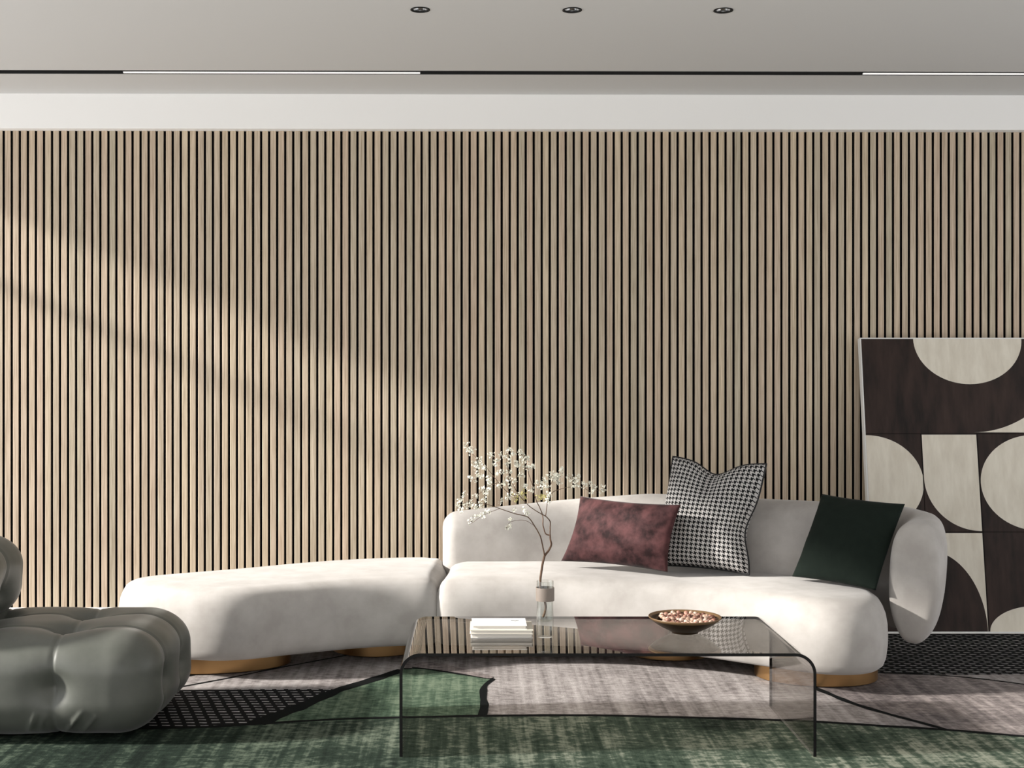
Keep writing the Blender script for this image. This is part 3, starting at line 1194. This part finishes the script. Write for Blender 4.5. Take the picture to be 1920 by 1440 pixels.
for k, (a, b, s) in enumerate(SPR):
    yel = (a, b) in ((981, 924), (984, 935), (966, 934), (1022, 934), (1012, 930))
    sprig(a, b, s, 'petal2' if yel else 'petal')

# ------------------------------------------------------------------ bowl of nuts
BX, BY = (1284 - PX) * 4.55 / F, 4.55
bowl = thing('wooden_bowl', 'wide dark brown bowl of nuts on the right of the glass table', 'bowl', (BX, BY, TZ))
bz = TZ + 0.0004
M['bowl'] = veneer('dark_glazed_bowl', (0.022, 0.014, 0.008), (0.050, 0.032, 0.018), (20, 20, 120))
M['bowl'].node_tree.nodes['Principled BSDF'].inputs['Roughness'].default_value = 0.3
M['bowl_rim'] = flat('bowl_rim', (0.16, 0.095, 0.045), 0.4)
bm = bmesh.new()
RB = 0.1262
lathe(bm, [(0.0005, 0.002), (0.040, 0.002), (0.042, 0.0), (0.046, 0.001), (0.047, 0.005), (0.062, 0.012), (0.085, 0.0235), (0.106, 0.037), (0.119, 0.0475)], (BX, BY, bz), 72)
lathe(bm, [(0.117, 0.0505), (0.108, 0.042), (0.088, 0.029), (0.06, 0.019), (0.03, 0.014), (0.0005, 0.013)], (BX, BY, bz), 72)
obj('bowl_body', bm, M['bowl'], bowl)
bm = bmesh.new()
lathe(bm, [(0.119, 0.0475), (0.1245, 0.0525), (RB, 0.0555), (0.1255, 0.0575), (0.1235, 0.0575), (0.117, 0.0505)], (BX, BY, bz), 72)
obj('rim', bm, M['bowl_rim'], bowl)

nut_m = [flat('nut_cream', (0.50, 0.33, 0.245), 0.45), flat('nut_pink', (0.36, 0.18, 0.13), 0.45), flat('nut_blush', (0.58, 0.43, 0.345), 0.5), flat('nut_brown', (0.13, 0.05, 0.032), 0.45)]
nut_me = []
for k, m in enumerate(nut_m):
    bm = bmesh.new()
    bmesh.ops.create_icosphere(bm, subdivisions=2, radius=1.0)
    for v in bm.verts:
        z = v.co.z
        v.co.x *= 0.0078 * (1 - 0.10 * z)
        v.co.y *= 0.0078 * (1 - 0.10 * z)
        v.co.z = z * 0.0092 + 0.0012 * max(0, z) ** 6
        v.co += v.co.normalized() * 0.0006 * noise.noise(v.co * 260 + Vector((k, 0, 0)))
    me = bpy.data.meshes.new('nut')
    bm.to_mesh(me)
    bm.free()
    me.materials.append(m)
    me.polygons.foreach_set('use_smooth', [True] * len(me.polygons))
    nut_me.append(me)
rn = random.Random(5)
NLAB = ['cream rounded nut in the dark brown bowl', 'pinkish tan nut in the dark brown bowl', 'pale blush nut in the dark brown bowl', 'dark red-brown nut in the dark brown bowl']
placed = []
tries = 0
while len(placed) < 112 and tries < 20000:
    tries += 1
    a, rad = rn.uniform(0, 2 * math.pi), 0.104 * math.sqrt(rn.random())
    x, y = rad * math.cos(a), rad * math.sin(a)
    if x < -0.075:
        continue
    h = 0.052 - 0.010 * (rad / 0.1) ** 2 + rn.uniform(-0.004, 0.004) + 0.004 * noise.noise(Vector((x * 30, y * 30, 0)))
    inside = 0.013 + 0.036 * (rad / 0.117) ** 2
    h = max(h, inside + 0.009)
    p = Vector((x, y, h))
    if all((p - q).length > 0.0142 for q in placed):
        placed.append(p)
        k = rn.choices((0, 1, 2, 3), (4, 3, 3, 3))[0]
        o = bpy.data.objects.new('nut', nut_me[k])
        COL.objects.link(o)
        o.location = (BX + x, BY + y, bz + h)
        o.rotation_euler = (rn.uniform(0, 3), rn.uniform(0, 3), rn.uniform(0, 6))
        tag(o, NLAB[k], 'nut', 'nuts in the bowl')

# ------------------------------------------------------------------ artwork leaning on the wall
art = thing('leaning_artwork', 'tall abstract panel of cream and dark walnut curved shapes leaning on the slatted wall', 'artwork', (2.45, 6.25, FLZ))
AX0, AW, NC = 1.909, 1.10, 4.0
Yb, Yt, Zt = 6.245, 6.475, 1.408
up = Vector((0, Yt - Yb, Zt - FLZ))
AL = up.length
up.normalize()
nv = Vector((0, -up.z, up.y))          # towards the room


def AP(u, v, d=0.0):     # u in columns from the left, v in rows from the top (0..3)
    return Vector((AX0 + AW * u / NC, Yb, FLZ)) + up * (AL * (1 - v / 3.0)) + nv * d


bm = bmesh.new()
TH = 0.038
for (u, v) in ((0, 0),):
    f = [AP(0, 0), AP(NC, 0), AP(NC, 3), AP(0, 3)]
    b = [p - nv * TH for p in f]
    vf = [bm.verts.new(p) for p in f]
    vb = [bm.verts.new(p) for p in b]
    bm.faces.new(list(reversed(vb)))
    bm.faces.new(vf)
    for i in range(4):
        bm.faces.new((vf[i], vf[(i + 1) % 4], vb[(i + 1) % 4], vb[i]))
obj('canvas', bm, M['canvas_edge'], art, smooth=False)

bm = bmesh.new()


def patch(uv, mi, d):
    p = [AP(u, v, d) for u, v in uv]
    flat2 = [Vector((u, -v, 0)) for u, v in uv]
    vs = [bm.verts.new(q) for q in p]
    for t in tessellate_polygon([flat2]):
        bm.faces.new([vs[i] for i in t]).material_index = mi


def arc(cu, cv, ru, rv, a0, a1, n=40):
    return [(cu + ru * math.cos(math.radians(a0 + (a1 - a0) * k / n)), cv - rv * math.sin(math.radians(a0 + (a1 - a0) * k / n))) for k in range(n + 1)]


e = 0.02
patch([(e, e * .6), (NC - e, e * .6), (NC - e, 3 - e * .6), (e, 3 - e * .6)], 0, 0.0006)
# row 0: half moon hanging from the top edge, sliver at the lower right
patch([p for p in arc(1.93, 0.012, 0.975, 0.475, 180, 360)], 1, 0.0012)
patch(arc(1.95, -2.0, 2.9, 2.985, 270, 316, 30) + [(NC - e, 0.992)], 1, 0.0012)
# row 1
patch(arc(0.02, 1.5, 0.985, 0.485, -90, 90), 1, 0.0012)
patch([(1.985, 1.01), (1.015, 1.01), (1.015, 1.45)] + arc(1.985, 1.45, 0.97, 0.54, 180, 270), 1, 0.0012)
patch(arc(3.0, 1.5, 0.985, 0.487, 0, 360, 72), 1, 0.0012)
# row 2
patch([(0.02, 2.01), (0.985, 2.01), (0.985, 2.985)] + arc(0.02, 2.985, 0.95, 0.93, 0, 90), 1, 0.0012)
patch([(1.015, 2.01), (1.985, 2.01), (1.985, 2.985)] + arc(1.015, 2.985, 0.965, 0.80, 0, 90), 1, 0.0012)
patch(arc(2.85, 2.99, 0.83, 0.255, 90, 180) + [(2.98, 2.99), (2.98, 2.735)], 1, 0.0012)
patch([(3.02, 2.01), (NC - e, 2.01), (NC - e, 2.985)] + arc(3.02, 2.985, 0.93, 0.8, 0, 90), 1, 0.0012)
# fine dark joints between the blocks
for q in ([(e, 0.997), (NC - e, 0.997), (NC - e, 1.003), (e, 1.003)], [(e, 1.997), (NC - e, 1.997), (NC - e, 2.003), (e, 2.003)],
          [(0.994, 1.0), (1.006, 1.0), (1.006, 2.98), (0.994, 2.98)], [(1.994, 1.0), (2.006, 1.0), (2.006, 2.98), (1.994, 2.98)]):
    patch(q, 2, 0.0016)
obj('panel_face', bm, [M['walnut'], M['cream'], M['black']], art, smooth=False)
